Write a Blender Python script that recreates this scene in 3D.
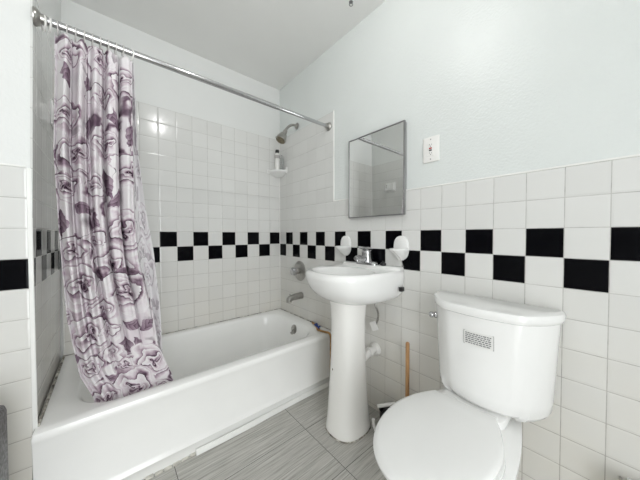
import bpy, bmesh, math, random
from mathutils import Vector, Matrix
PI = math.pi
random.seed(7)
for o in list(bpy.data.objects): bpy.data.objects.remove(o, do_unlink=True)
S = bpy.context.scene
C = S.collection

# ------------------------------------------------------------------ camera
cam_d = bpy.data.cameras.new('camera'); cam = bpy.data.objects.new('camera', cam_d); C.objects.link(cam)
yaw, pitch, roll = 0.70145, -0.02063, -0.00129
fw = Vector((math.sin(yaw)*math.cos(pitch), math.cos(yaw)*math.cos(pitch), math.sin(pitch)))
rt = Vector((math.cos(yaw), -math.sin(yaw), 0)); up = rt.cross(fw)
r2 = rt*math.cos(roll)+up*math.sin(roll); u2 = up*math.cos(roll)-rt*math.sin(roll)
M = Matrix((r2, u2, -fw)).transposed().to_4x4(); M.translation = Vector((-1.2623, -2.0929, 1.0956))
cam.matrix_world = M
cam_d.sensor_fit = 'HORIZONTAL'; cam_d.sensor_width = 36; cam_d.lens = 36*250.17/640; cam_d.clip_start = 0.02
S.camera = cam
# ------------------------------------------------------------------ world, exposure, light
W = bpy.data.worlds.new('world'); S.world = W; W.use_nodes = True
W.node_tree.nodes['Background'].inputs[0].default_value = (0.93, 0.97, 1.0, 1)
W.node_tree.nodes['Background'].inputs[1].default_value = 1.5
S.view_settings.view_transform = 'Standard'; S.view_settings.look = 'None'
S.view_settings.gamma = 1; S.view_settings.use_curve_mapping = False
S.view_settings.exposure = 0.22
LAMP_STRENGTH = 135.0
try:
    S.cycles.diffuse_bounces = 8; S.cycles.max_bounces = 16
except Exception: pass
# added fill light, unseen, set in the doorway opening behind the camera
la = bpy.data.lights.new('added_fill_light', 'AREA'); la.shape = 'RECTANGLE'; la.size = 0.8; la.size_y = 2.0; la.energy = 24
la.color = (0.97, 0.99, 1.0)
lo = bpy.data.objects.new('added_fill_light', la); C.objects.link(lo); lo.location = (-1.3, -3.15, 1.05); lo.rotation_euler = (PI/2, 0, 0)

# ------------------------------------------------------------------ node helpers
class NT:
    def __init__(s, name):
        s.m = bpy.data.materials.new(name); s.m.use_nodes = True; s.t = s.m.node_tree
        s.b = s.t.nodes['Principled BSDF']
    def n(s, typ, **kw):
        nd = s.t.nodes.new(typ)
        for k, v in kw.items(): setattr(nd, k, v)
        return nd
    def put(s, sock, v):
        if isinstance(v, bpy.types.NodeSocket): s.t.links.new(v, sock)
        elif v is not None: sock.default_value = v
    def math(s, op, a, b=None, c=None, clamp=False):
        nd = s.n('ShaderNodeMath', operation=op); nd.use_clamp = clamp
        s.put(nd.inputs[0], a); s.put(nd.inputs[1], b); s.put(nd.inputs[2], c)
        return nd.outputs[0]
    def mix(s, f, a, b):
        nd = s.n('ShaderNodeMix', data_type='RGBA')
        s.put(nd.inputs[0], f); s.put(nd.inputs[6], a); s.put(nd.inputs[7], b)
        return nd.outputs[2]
    def ramp(s, v, stops):
        nd = s.n('ShaderNodeValToRGB'); s.put(nd.inputs[0], v)
        e = nd.color_ramp.elements
        while len(e) < len(stops): e.new(0.5)
        for i, (p, c) in enumerate(stops): e[i].position = p; e[i].color = c if len(c) == 4 else (*c, 1)
        return nd.outputs[0]
    def noise(s, vec, scale, detail=2, rough=.5):
        nd = s.n('ShaderNodeTexNoise'); s.put(nd.inputs['Vector'], vec)
        nd.inputs['Scale'].default_value = scale; nd.inputs['Detail'].default_value = detail; nd.inputs['Roughness'].default_value = rough
        return nd.outputs[0]
    def coord(s): return s.n('ShaderNodeNewGeometry').outputs['Position']
    def obj(s): return s.n('ShaderNodeTexCoord').outputs['Object']
    def bump(s, h, strength=.3, dist=.001):
        nd = s.n('ShaderNodeBump'); nd.inputs['Strength'].default_value = strength; nd.inputs['Distance'].default_value = dist
        s.put(nd.inputs['Height'], h); s.t.links.new(nd.outputs[0], s.b.inputs['Normal'])
    def set(s, col=None, rough=None, metal=None, **kw):
        if col is not None: s.put(s.b.inputs['Base Color'], (*col, 1) if isinstance(col, tuple) and len(col) == 3 else col)
        s.put(s.b.inputs['Roughness'], rough); s.put(s.b.inputs['Metallic'], metal)
        for k, v in kw.items(): s.put(s.b.inputs[k], v)
        return s.m

def simple(name, col, rough=.4, metal=0, var=.04, scale=6, bump=0, bscale=60, **kw):
    """plain material with a light procedural tone variation"""
    k = NT(name); p = k.obj()
    n = k.noise(p, scale, 3)
    lo_ = tuple(max(0, c*(1-var)) for c in col); hi = tuple(min(1, c*(1+var)) for c in col)
    c = k.ramp(n, [(.3, lo_), (.7, hi)])
    if bump: k.bump(k.noise(p, bscale, 2), bump, .002)
    return k.set(c, rough, metal, **kw)

T = 0.1095; ZB = 1.12
def tile_mat(name, axis, off=0.0, odd_top=1, black=True, parity=0):
    """square glazed wall tiles; columns run along -axis from off, two chequered rows below ZB"""
    k = NT(name); pos = k.coord(); sp = k.n('ShaderNodeSeparateXYZ'); k.t.links.new(pos, sp.inputs[0])
    a = k.math('DIVIDE', k.math('SUBTRACT', off, sp.outputs[axis]), T)
    h = k.math('DIVIDE', k.math('SUBTRACT', sp.outputs[2], ZB), T)
    fa = k.math('FRACT', a); fh = k.math('FRACT', h); ia = k.math('FLOOR', a); ih = k.math('FLOOR', h)
    def edge(f): return k.math('MINIMUM', f, k.math('SUBTRACT', 1.0, f))
    e = k.math('MINIMUM', edge(fa), edge(fh))
    grout = k.math('LESS_THAN', e, 0.011)
    if axis == 1:       # filled, nearly invisible upright joints outside the chequered rows
        band = k.math('MULTIPLY', k.math('LESS_THAN', ih, -.5), k.math('GREATER_THAN', ih, -2.5))
        near = k.math('MULTIPLY', k.math('SUBTRACT', -.75, sp.outputs[1]), 1.15, clamp=True)   # 0 in the shower
        keep = k.math('MAXIMUM', band, k.math('ADD', near, .10, clamp=True))
        gh = k.math('LESS_THAN', edge(fh), 0.011); gv = k.math('LESS_THAN', edge(fa), 0.011)
        grout = k.math('MAXIMUM', gh, k.math('MULTIPLY', gv, keep))
    # tile id noise
    cb = k.n('ShaderNodeCombineXYZ'); k.put(cb.inputs[0], ia); k.put(cb.inputs[1], ih)
    wn = k.n('ShaderNodeTexWhiteNoise', noise_dimensions='3D'); k.t.links.new(cb.outputs[0], wn.inputs[0])
    white = k.ramp(wn.outputs[0], [(0, (.665, .665, .65)), (1, (.70, .70, .685))])
    low = k.math('MULTIPLY', k.math('SUBTRACT', 1.0, sp.outputs[2], clamp=True), 0.75, clamp=True)
    st = k.math('MULTIPLY', low, k.noise(pos, 5, 3))
    white = k.mix(k.math('MULTIPLY', st, 1.2, clamp=True), white, (.74, .69, .59, 1))
    if black:
        par = k.math('MODULO', k.math('ADD', k.math('ABSOLUTE', ia), float(parity)), 2.0)   # 1 on odd columns
        r1 = k.math('MULTIPLY', k.math('COMPARE', ih, -1.0, .1), k.math('GREATER_THAN', par, .5))
        r2_ = k.math('MULTIPLY', k.math('COMPARE', ih, -2.0, .1), k.math('LESS_THAN', par, .5))
        bl = k.math('ADD', r1, r2_, clamp=True)
        white = k.mix(bl, white, (.002, .002, .003, 1))
    gn = k.noise(pos, 25, 3)
    gc = k.ramp(gn, [(.3, (.36, .355, .34)), (.65, (.52, .515, .495))])
    gc = k.mix(st, gc, (.30, .23, .16, 1))
    col = k.mix(grout, white, gc)
    # pillowed tile, per tile tilt
    pil = k.math('MINIMUM', k.math('MULTIPLY', e, 14.0), 1.0)
    tilt = k.math('ADD', k.math('MULTIPLY', fa, k.math('SUBTRACT', wn.outputs[0], .5)),
                  k.math('MULTIPLY', fh, k.math('SUBTRACT', k.math('FRACT', k.math('MULTIPLY', wn.outputs[0], 7.3)), .5)))
    hh = k.math('ADD', pil, k.math('MULTIPLY', tilt, 1.0)); hh = k.math('ADD', hh, k.math('MULTIPLY', k.noise(pos, 30, 2), .12))
    k.bump(hh, .5, .0014)
    rough = k.math('ADD', k.math('MULTIPLY', grout, .6), .13)
    if black: k.put(k.b.inputs['Specular IOR Level'], k.math('SUBTRACT', .5, k.math('MULTIPLY', bl, .42)))
    return k.set(col, rough)

def paint_mat(name, col, rough=.32, bump=.25):
    k = NT(name); pos = k.coord()
    n = k.noise(pos, 3, 3)
    c = k.ramp(n, [(.3, tuple(v*.97 for v in col)), (.7, col)])
    b = k.math('ADD', k.noise(pos, 110, 2, .5), k.math('MULTIPLY', k.noise(pos, 14, 2), .5))
    k.bump(b, bump, .003)
    return k.set(c, rough)

def floor_mat():
    k = NT('striated_floor_tile'); pos = k.coord(); sp = k.n('ShaderNodeSeparateXYZ'); k.t.links.new(pos, sp.inputs[0])
    row = k.math('FLOOR', k.math('DIVIDE', k.math('ADD', sp.outputs[1], 1.29), .31))
    fy = k.math('FRACT', k.math('DIVIDE', k.math('ADD', sp.outputs[1], 1.29), .31))
    ax = k.math('DIVIDE', k.math('ADD', sp.outputs[0], .43), .61)
    fx = k.math('FRACT', ax); ix = k.math('FLOOR', ax)
    ex = k.math('MULTIPLY', k.math('MINIMUM', fx, k.math('SUBTRACT', 1.0, fx)), .61)
    ey = k.math('MULTIPLY', k.math('MINIMUM', fy, k.math('SUBTRACT', 1.0, fy)), .31)
    g = k.math('LESS_THAN', k.math('MINIMUM', ex, ey), .0016)
    cb = k.n('ShaderNodeCombineXYZ'); k.put(cb.inputs[0], k.math('MULTIPLY', sp.outputs[0], 5.0)); k.put(cb.inputs[1], k.math('MULTIPLY', sp.outputs[1], 190.0))
    k.put(cb.inputs[2], k.math('ADD', k.math('MULTIPLY', ix, 3.7), k.math('MULTIPLY', row, 9.1)))
    st = k.noise(cb.outputs[0], 1.0, 4, .65)
    c = k.ramp(st, [(.28, (.19, .185, .165)), (.42, (.36, .352, .325)), (.58, (.50, .49, .46)), (.74, (.60, .59, .56))])
    c = k.mix(g, c, (.12, .115, .11, 1))
    k.bump(st, .3, .001)
    return k.set(c, .42)

MAT = {}
MAT['paint'] = paint_mat('glossy_wall_paint', (.70, .73, .718), .34, .6)
MAT['paint2'] = paint_mat('satin_wall_paint', (.74, .75, .74), .45, .12)
MAT['ceil'] = paint_mat('ceiling_paint', (.82, .82, .805), .6, .12)
MAT['paint3'] = paint_mat('bounce_fill_wall_paint', (.86, .87, .86), .5, .12)  # unseen left and rear walls, made lighter to bounce more fill
MAT['tileR'] = tile_mat('wall_tile_right', 1, 0.0, parity=0)
MAT['tileB'] = tile_mat('wall_tile_back', 0, 0.0, parity=1)
MAT['tileE'] = tile_mat('wall_tile_alcove_end', 1, 0.0, parity=0)
MAT['tileS'] = tile_mat('wall_tile_stub', 0, -1.484, parity=0)
MAT['floor'] = floor_mat()
MAT['trim'] = simple('white_trim_paint', (.80, .80, .78), .3)
MAT['caulk'] = None
def caulk_mat():
    k = NT('stained_caulk'); n = k.noise(k.coord(), 22, 5, .7)
    c = k.ramp(n, [(.36, (.03, .028, .025)), (.50, (.30, .28, .24)), (.62, (.68, .66, .60))]); return k.set(c, .6)
MAT['caulk'] = caulk_mat()
MAT['porcelain'] = simple('white_porcelain', (.83, .83, .82), .10, var=.015)
MAT['seatplastic'] = simple('white_seat_plastic', (.80, .80, .79), .16, var=.01)
MAT['enamel'] = simple('white_tub_enamel', (.88, .88, .865), .16, var=.025, scale=3)
def ped_mat():
    k = NT('worn_porcelain'); p = k.obj()
    chips = k.math('GREATER_THAN', k.noise(p, 26, 2), .775)
    c = k.mix(chips, (.86, .85, .825, 1), (.12, .10, .08, 1)); return k.set(c, .14)
MAT['worn'] = ped_mat()
MAT['chrome'] = simple('chrome', (.52, .52, .53), .16, 1.0, var=.03)
MAT['dullchrome'] = simple('dull_nickel', (.42, .41, .39), .28, 1.0, var=.12, scale=40)
MAT['frame'] = simple('grey_metal_frame', (.30, .30, .30), .3, .9)
MAT['mirror'] = simple('mirror_glass', (.93, .94, .93), .015, 1.0, var=.005)
MAT['plastic'] = simple('white_plastic', (.80, .79, .77), .3)
MAT['ceramic'] = simple('white_ceramic', (.80, .80, .79), .12, var=.01)
MAT['black'] = simple('black_plastic', (.012, .011, .012), .35)
MAT['red'] = simple('red_plastic', (.45, .03, .03), .4)
MAT['wood'] = None
def wood_mat():
    k = NT('plain_wood'); mp = k.n('ShaderNodeMapping'); mp.inputs['Scale'].default_value = (60, 60, 5); k.t.links.new(k.obj(), mp.inputs[0])
    c = k.ramp(k.noise(mp.outputs[0], 1, 4), [(.3, (.28, .14, .055)), (.7, (.52, .30, .13))]); return k.set(c, .55)
MAT['wood'] = wood_mat()
MAT['copper'] = simple('tarnished_brass', (.38, .22, .09), .4, .7, var=.4, scale=30)
MAT['blue'] = simple('blue_painted_handle', (.02, .05, .22), .4)
MAT['hose'] = simple('braided_steel', (.35, .34, .32), .35, .8, var=.3, scale=200)
MAT['cord'] = simple('grey_cord', (.45, .43, .42), .5)
MAT['paper'] = simple('white_paper', (.82, .81, .80), .85, var=.02, bump=.2)
MAT['greyspeck'] = simple('speckled_grey_metal', (.17, .17, .17), .45, .5, var=.6, scale=120)
MAT['greycap'] = simple('grey_rubber', (.22, .22, .22), .6)
MAT['ringclear'] = simple('cloudy_ring_plastic', (.60, .58, .57), .2, var=.1)
def label_mat():
    k = NT('printed_label'); return k.set((.74, .74, .72), .5)
MAT['label'] = label_mat()
MAT['ink'] = simple('grey_ink', (.16, .16, .17), .6)
def lamp_mat():
    k = NT('lit_lamp_diffuser'); k.set((.9, .9, .88), .4)
    k.put(k.b.inputs['Emission Color'], (1.0, .985, .97, 1)); k.put(k.b.inputs['Emission Strength'], LAMP_STRENGTH); return k.m
MAT['lamp'] = lamp_mat()

# ------------------------------------------------------------------ geometry helpers
def box(bm, x0, x1, y0, y1, z0, z1, bev=0, seg=2, mi=0):
    v = [bm.verts.new(p) for p in ((x0,y0,z0),(x1,y0,z0),(x1,y1,z0),(x0,y1,z0),(x0,y0,z1),(x1,y0,z1),(x1,y1,z1),(x0,y1,z1))]
    fs = [bm.faces.new([v[i] for i in q]) for q in ((3,2,1,0),(4,5,6,7),(0,1,5,4),(1,2,6,5),(2,3,7,6),(3,0,4,7))]
    for f in fs: f.material_index = mi
    if bev:
        es = list({e for f in fs for e in f.edges})
        bmesh.ops.bevel(bm, geom=es, offset=bev, segments=seg, affect='EDGES', profile=.5)
def loft(bm, rings, cap0=True, cap1=True, closed=True, mi=0):
    vr = [[bm.verts.new(p) for p in r] for r in rings]
    n = len(vr[0])
    for a, b in zip(vr[:-1], vr[1:]):
        for i in range(n if closed else n-1):
            j = (i+1) % n
            f = bm.faces.new((a[i], a[j], b[j], b[i])); f.material_index = mi
    if cap0: bm.faces.new(list(reversed(vr[0])))
    if cap1: bm.faces.new(vr[-1])
    return vr
def lathe(bm, prof, origin, axis=(0,0,1), n=32, cap0=True, cap1=True):
    ax = Vector(axis).normalized(); q = Vector((0,0,1)).rotation_difference(ax); o = Vector(origin)
    rings = []
    for r, h in prof:
        rings.append([o + q @ Vector((r*math.cos(2*PI*i/n), r*math.sin(2*PI*i/n), h)) for i in range(n)])
    loft(bm, rings, cap0, cap1)
def smooth_path(pts, k=6):
    P = [Vector(p) for p in pts]; out = []
    for i in range(len(P)-1):
        a = P[max(i-1, 0)]; b = P[i]; c = P[i+1]; d = P[min(i+2, len(P)-1)]
        for j in range(k):
            t = j/k
            out.append(.5*((2*b)+(c-a)*t+(2*a-5*b+4*c-d)*t*t+(3*b-a-3*c+d)*t**3))
    out.append(P[-1]); return out
def tube(bm, pts, r, n=12, k=6, radii=None):
    P = smooth_path(pts, k) if k > 1 else [Vector(p) for p in pts]
    prev = None; rings = []
    for i, p in enumerate(P):
        d = (P[min(i+1, len(P)-1)] - P[max(i-1, 0)]).normalized()
        if prev is None:
            a = d.orthogonal().normalized()
        else:
            a = (prev - d*prev.dot(d)).normalized()
        prev = a; b = d.cross(a)
        rr = r if radii is None else radii(i/(len(P)-1))
        rings.append([p + (a*math.cos(2*PI*j/n)+b*math.sin(2*PI*j/n))*rr for j in range(n)])
    loft(bm, rings)
def torus(bm, c, R, r, axis=(1,0,0), n=24, m=8):
    q = Vector((0,0,1)).rotation_difference(Vector(axis).normalized()); c = Vector(c); vs = []
    for i in range(n):
        a = 2*PI*i/n
        vs.append([bm.verts.new(c + q @ Vector(((R+r*math.cos(2*PI*j/m))*math.cos(a), (R+r*math.cos(2*PI*j/m))*math.sin(a), r*math.sin(2*PI*j/m)))) for j in range(m)])
    for i in range(n):
        for j in range(m):
            bm.faces.new((vs[i][j], vs[(i+1)%n][j], vs[(i+1)%n][(j+1)%m], vs[i][(j+1)%m]))
def B(): return bmesh.new()
def obj(name, bm, mats, parent=None, smooth=True, shift=None, kind=None):
    if not isinstance(mats, (list, tuple)): mats = [mats]
    root = parent
    while root is not None and root.parent: root = root.parent
    if root is not None:
        bmesh.ops.translate(bm, verts=bm.verts, vec=-Vector(root.location))
    bmesh.ops.recalc_face_normals(bm, faces=bm.faces)
    me = bpy.data.meshes.new(name); bm.to_mesh(me); bm.free()
    for m in mats: me.materials.append(m)
    if smooth:
        for p in me.polygons: p.use_smooth = True
        try: me.set_sharp_from_angle(angle=math.radians(42))
        except Exception: pass
    o = bpy.data.objects.new(name, me); C.objects.link(o)
    if parent is not None: o.parent = parent
    if kind: o['kind'] = kind
    return o
def thing(name, label, cat, loc, group=None):
    o = bpy.data.objects.new(name, None); o.empty_display_size = .05; C.objects.link(o); o.location = loc
    o['label'] = label; o['category'] = cat
    if group: o['group'] = group
    return o
def tag(o, label, cat, group=None):
    o['label'] = label; o['category'] = cat
    if group: o['group'] = group
    return o
def struct(name, bm, mats, smooth=False): return obj(name, bm, mats, None, smooth, kind='structure')
def plate(bm, outline, x0, x1, bev=.003):
    """outline in (y,z), extruded from x0 (wall) to x1 with a rounded front edge"""
    n = len(outline); cy = sum(p[0] for p in outline)/n; cz = sum(p[1] for p in outline)/n
    def ring(x, s): return [(x, cy+(y-cy)*s, cz+(z-cz)*s) for y, z in outline]
    R = max(math.hypot(y-cy, z-cz) for y, z in outline); s = 1-bev/R
    loft(bm, [ring(x0, 1), ring(x1+math.copysign(bev, x0-x1), 1), ring(x1+math.copysign(bev*.3, x0-x1), 1-(1-s)*.3), ring(x1, s)])
def rrect(x0, x1, y0, y1, r, n=6):
    out = []
    for cx, cy, a0 in ((x1-r, y1-r, 0), (x0+r, y1-r, 90), (x0+r, y0+r, 180), (x1-r, y0+r, 270)):
        for i in range(n+1):
            a = math.radians(a0+90*i/n); out.append((cx+r*math.cos(a), cy+r*math.sin(a)))
    return out

# ------------------------------------------------------------------ room shell
ZC = 1.358+ZB; YR = -3.0; XL = -2.05; XA = -1.475; YA = -.715
ZT_HI = ZB+8*T; ZT_LO = ZB+2*T; YT = -7*T
bm = B(); box(bm, XL-.1, .1, YR-1.2, .1, -.1, 0); struct('floor', bm, MAT['floor'])
bm = B(); box(bm, XL-.1, .1, YR-1.2, .1, ZC, ZC+.1); struct('ceiling', bm, MAT['ceil'])
bm = B(); box(bm, .006, .1, YR-1.2, .1, 0, ZC)
box(bm, 0, .006, -.75, 0, 0, ZT_HI, mi=1); box(bm, 0, .006, YR, -.75, 0, ZT_LO, mi=1)
struct('wall_right', bm, [MAT['paint'], MAT['tileR']])
bm = B(); box(bm, XL-.1, .1, .006, .1, 0, ZC); box(bm, XA, 0, 0, .006, 0, ZT_HI, mi=1)
struct('wall_back', bm, [MAT['paint2'], MAT['tileB']])
bm = B(); box(bm, XL, XA-.002, YA+.002, .006, 0, ZC)
box(bm, XA-.006, XA, YA, 0, 0, ZT_HI, mi=1); box(bm, XL, XA-.006, YA, YA+.006, 0, ZT_LO, mi=2)
for v in bm.verts:                       # the old wall leans slightly
    if v.co.x > -1.6: v.co.x += .017*(v.co.z-1.1)
struct('wall_alcove', bm, [MAT['paint2'], MAT['tileE'], MAT['tileS']])
bm = B(); box(bm, XL-.1, XL, YR-.1, YA+.006, 0, ZC); box(bm, XL, XL+.006, YR, YA, 0, ZT_LO, mi=1); struct('wall_left', bm, [MAT['paint3'], MAT['tileR']])
bm = B(); DX0, DX1, DH = -1.72, -.92, 2.05
box(bm, XL, DX0, YR-.1, YR, 0, ZC); box(bm, DX1, .006, YR-.1, YR, 0, ZC); box(bm, DX0, DX1, YR-.1, YR, DH, ZC)  # unseen doorway opening, put in to let fill light through
struct('wall_rear', bm, MAT['paint3'])
bm = B()
box(bm, DX0-.07, DX0, YR, YR+.018, 0, DH+.07, .004); box(bm, DX1, DX1+.07, YR, YR+.018, 0, DH+.07, .004); box(bm, DX0, DX1, YR, YR+.018, DH, DH+.07, .004)
struct('trim_1', bm, MAT['trim'])
# bullnose edges of the tile fields
bm = B(); box(bm, -.003, .006, -.7575, -.7485, ZT_LO, ZT_HI+.004, .002); struct('trim_2', bm, MAT['trim'])
bm = B(); box(bm, -.002, .006, YR, -.758, ZT_LO, ZT_LO+.007, .002); struct('trim_3', bm, MAT['trim'])
bm = B(); box(bm, XA-.012, XA+.001, YA-.002, YA+.008, 0, ZT_LO, .002); struct('trim_4', bm, MAT['trim'])
bm = B(); box(bm, XL, XA-.012, YA-.002, YA+.006, ZT_LO, ZT_LO+.007, .002); struct('trim_5', bm, MAT['trim'])
bm = B(); box(bm, XA, XA+.006, -.008, 0, .385, ZT_HI, .002); box(bm, -.006, 0, -.006, 0, .385, ZT_HI, .002); struct('trim_6', bm, MAT['trim'])

# ------------------------------------------------------------------ bathtub
RZ = .381
def tub():
    t = thing('bathtub', 'white enamelled alcove bathtub along the back wall, shower curtain hanging inside it', 'bathtub', (-.74, -.38, 0))
    bm = B(); X0, X1, Y1 = XA-.010, -.002, -.002
    N = 12
    def R(x0, x1, y0, y1, r, z): return [(x, y, z) for x, y in rrect(x0, x1, y0, y1, r, N)]
    rings = [R(X0, X1, -.742, Y1, .004, 0.0), R(X0, X1, -.744, Y1, .004, .040), R(X0, X1, -.752, Y1, .004, .052),
             R(X0, X1, -.754, Y1, .004, .060), R(X0, X1, -.748, Y1, .004, .070), R(X0, X1, -.742, Y1, .004, .082),
             R(X0, X1, -.742, Y1, .004, .20), R(X0, X1, -.748, Y1, .004, .32), R(X0, X1, -.757, Y1, .005, .345), R(X0, X1, -.761, Y1, .006, .362),
             R(X0+.002, X1-.002, -.755, Y1-.001, .006, .376), R(X0+.006, X1-.006, -.742, Y1-.003, .010, RZ+.001),
             R(X0+.03, X1-.03, -.722, Y1-.02, .05, RZ+.001),
             R(-1.385, -.088, -.700, -.052, .16, RZ), R(-1.378, -.094, -.693, -.058, .165, RZ-.006), R(-1.368, -.101, -.684, -.066, .17, RZ-.025),
             R(-1.34, -.112, -.672, -.078, .17, RZ-.10), R(-1.28, -.128, -.655, -.095, .16, .15), R(-1.21, -.150, -.635, -.112, .15, .075),
             R(-1.15, -.185, -.61, -.135, .13, .050), R(-1.05, -.26, -.55, -.20, .09, .044)]
    loft(bm, rings)
    obj('tub_shell', bm, MAT['enamel'], t)
    bm = B(); lathe(bm, [(.038, 0), (.038, .004), (.030, .009), (.010, .011)], (-.103, -.395, .318), (-1, -.15, .12))
    ov = obj('overflow_plate', bm, MAT['dullchrome'], t)
    bm = B(); tube(bm, [(-.110, -.396, .318), (-.130, -.398, .314), (-.138, -.402, .297)], .005, 8); lathe(bm, [(.006, -.012), (.009, 0), (.006, .012)], (-.138, -.402, .297), (0, 1, .2), 10)
    obj('trip_lever', bm, MAT['dullchrome'], ov)
    bm = B(); lathe(bm, [(.030, 0), (.030, .003), (.024, .005)], (-.30, -.375, .0445)); obj('drain', bm, MAT['dullchrome'], t)
    return t
tub()
# stained caulk lines round the rim
bm = B(); tube(bm, [(XA+.002, YA, RZ+.004), (XA+.003, -.5, RZ+.005), (XA+.003, -.25, RZ+.004), (XA+.003, -.006, RZ+.004)], .005, 6, 3)
tube(bm, [(XA-.003, YA-.004, RZ-.002), (XA-.005, YA-.006, .2), (XA-.004, YA-.004, .02)], .0045, 6, 3)
struct('trim_7', bm, MAT['caulk'], True)
bm = B(); tube(bm, [(-.003, -.73, RZ+.002), (-.003, -.4, RZ+.002), (-.003, -.003, RZ+.002), ], .0028, 6, 3); tube(bm, [(-.003, -.003, RZ+.002), (-.7, -.003, RZ+.002), (XA, -.003, RZ+.002)], .0028, 6, 3)
struct('trim_8', bm, MAT['caulk'], True)
# loose white vinyl strip on the floor along the apron
bm = B()
ringv = []
for i in range(31):
    u = i/30; x = -.945+u*.94; y = -.757-.004*math.sin(u*7)
    ringv.append([(x, y+.016, .001), (x, y-.012, .001), (x, y-.012, .006), (x, y-.004, .018+.002*math.sin(u*9)), (x, y+.0, .024), (x, y+.006, .024), (x, y+.010, .020)])
loft(bm, ringv)
tag(obj('floor_trim_strip', bm, MAT['trim']), 'loose white vinyl strip on the floor along the foot of the bathtub', 'trim strip')
bm = B()
for i in range(14):
    x = -1.44+i*.036; box(bm, x, x+.03, -.757-.004*random.random(), -.743, .0005, .004+.004*random.random(), .001)
struct('trim_9', bm, simple('crumbling_filler', (.62, .60, .55), .7, var=.25, scale=40))

# ------------------------------------------------------------------ curtain rod
RY, RH = -.702, ZB+.779
t = thing('shower_curtain_rod', 'long chrome shower curtain rod running across above the bathtub', 'curtain rod', (-.74, RY, RH))
bm = B(); lathe(bm, [(.0135, 0), (.0135, 1.02)], (XA+.020, RY, RH), (1, 0, 0), 20); lathe(bm, [(.0118, 0), (.0118, .452)], (XA+1.02, RY, RH), (1, 0, 0), 20)
obj('rod', bm, MAT['chrome'], t)
for x, d in ((XA+.0145, 1), (0, -1)):
    bm = B(); lathe(bm, [(.031, .0005), (.031, .005), (.026, .012), (.018, .018), (.016, .034), (.0135, .036)], (x, RY, RH), (d, 0, 0), 24)
    obj('end_flange', bm, MAT['dullchrome'], t)

# ------------------------------------------------------------------ shower curtain
def interp(tab, v):
    if v <= tab[0][0]: return tab[0][1]
    for (a, p), (b, q) in zip(tab[:-1], tab[1:]):
        if v <= b: return p+(q-p)*(v-a)/(b-a)
    return tab[-1][1]
XLt = [(-.80, -1.315), (-.73, -1.325), (-.62, -1.365), (-.37, -1.398), (-.08, -1.412), (.31, -1.424), (.76, -1.413)]
XRt = [(-.80, -1.010), (-.74, -1.022), (-.57, -1.080), (-.36, -1.105), (-.15, -1.145), (.05, -1.162), (.4, -1.166), (.76, -1.169)]
def rose_group():
    g = bpy.data.node_groups.new('rose', 'ShaderNodeTree')
    for nm, tp in (('P', 'NodeSocketVector'), ('Center', 'NodeSocketVector'), ('R', 'NodeSocketFloat'), ('Seed', 'NodeSocketFloat'), ('Noise', 'NodeSocketFloat')):
        g.interface.new_socket(nm, in_out='INPUT', socket_type=tp)
    for nm in ('Mask', 'Tone'): g.interface.new_socket(nm, in_out='OUTPUT', socket_type='NodeSocketFloat')
    N = g.nodes; L = g.links; gi = N.new('NodeGroupInput'); go = N.new('NodeGroupOutput')
    def mt(op, a, b=None, c=None, clamp=False):
        n = N.new('ShaderNodeMath'); n.operation = op; n.use_clamp = clamp
        for i, v in enumerate((a, b, c)):
            if v is None: continue
            if isinstance(v, bpy.types.NodeSocket): L.new(v, n.inputs[i])
            else: n.inputs[i].default_value = v
        return n.outputs[0]
    sub = N.new('ShaderNodeVectorMath'); sub.operation = 'SUBTRACT'; L.new(gi.outputs['P'], sub.inputs[0]); L.new(gi.outputs['Center'], sub.inputs[1])
    sp = N.new('ShaderNodeSeparateXYZ'); L.new(sub.outputs[0], sp.inputs[0])
    ln = N.new('ShaderNodeVectorMath'); ln.operation = 'LENGTH'; L.new(sub.outputs[0], ln.inputs[0])
    d = mt('DIVIDE', ln.outputs['Value'], gi.outputs['R'])
    a = mt('ARCTAN2', sp.outputs[1], sp.outputs[0])
    a3 = mt('ADD', mt('MULTIPLY', a, 3.0), gi.outputs['Seed'])
    a5 = mt('ADD', mt('MULTIPLY', a, 5.0), mt('MULTIPLY', gi.outputs['Seed'], 2.0))
    w1 = mt('MULTIPLY', mt('SINE', mt('ADD', a3, mt('MULTIPLY', d, 7.0))), .10)
    w2 = mt('MULTIPLY', mt('SINE', a5), .05)
    nz = mt('MULTIPLY', mt('SUBTRACT', gi.outputs['Noise'], .5), .40)
    e = mt('ADD', mt('ADD', d, w1), mt('ADD', w2, nz))
    sp_ = mt('ADD', mt('MULTIPLY', mt('POWER', mt('MAXIMUM', e, 0.001), .75), 4.6), mt('DIVIDE', a, 2*PI))
    saw = mt('FRACT', sp_); idx = mt('FLOOR', sp_)
    side = mt('ADD', mt('MULTIPLY', mt('SINE', mt('ADD', mt('ADD', a, mt('MULTIPLY', idx, 2.35)), gi.outputs['Seed'])), .5), .5)
    cres = mt('MULTIPLY', mt('POWER', mt('SUBTRACT', 1.0, saw), 1.3), mt('ADD', mt('MULTIPLY', side, .80), .12))
    fine = mt('MULTIPLY', mt('SUBTRACT', gi.outputs['Noise'], .5), .35)
    dark = mt('MULTIPLY', mt('SUBTRACT', .27, e, clamp=True), 2.3)
    tone = mt('SUBTRACT', mt('ADD', mt('SUBTRACT', 1.0, mt('MULTIPLY', cres, 1.05)), fine), dark, clamp=True)
    L.new(mt('LESS_THAN', e, 1.0), go.inputs['Mask']); L.new(tone, go.inputs['Tone'])
    return g
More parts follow.
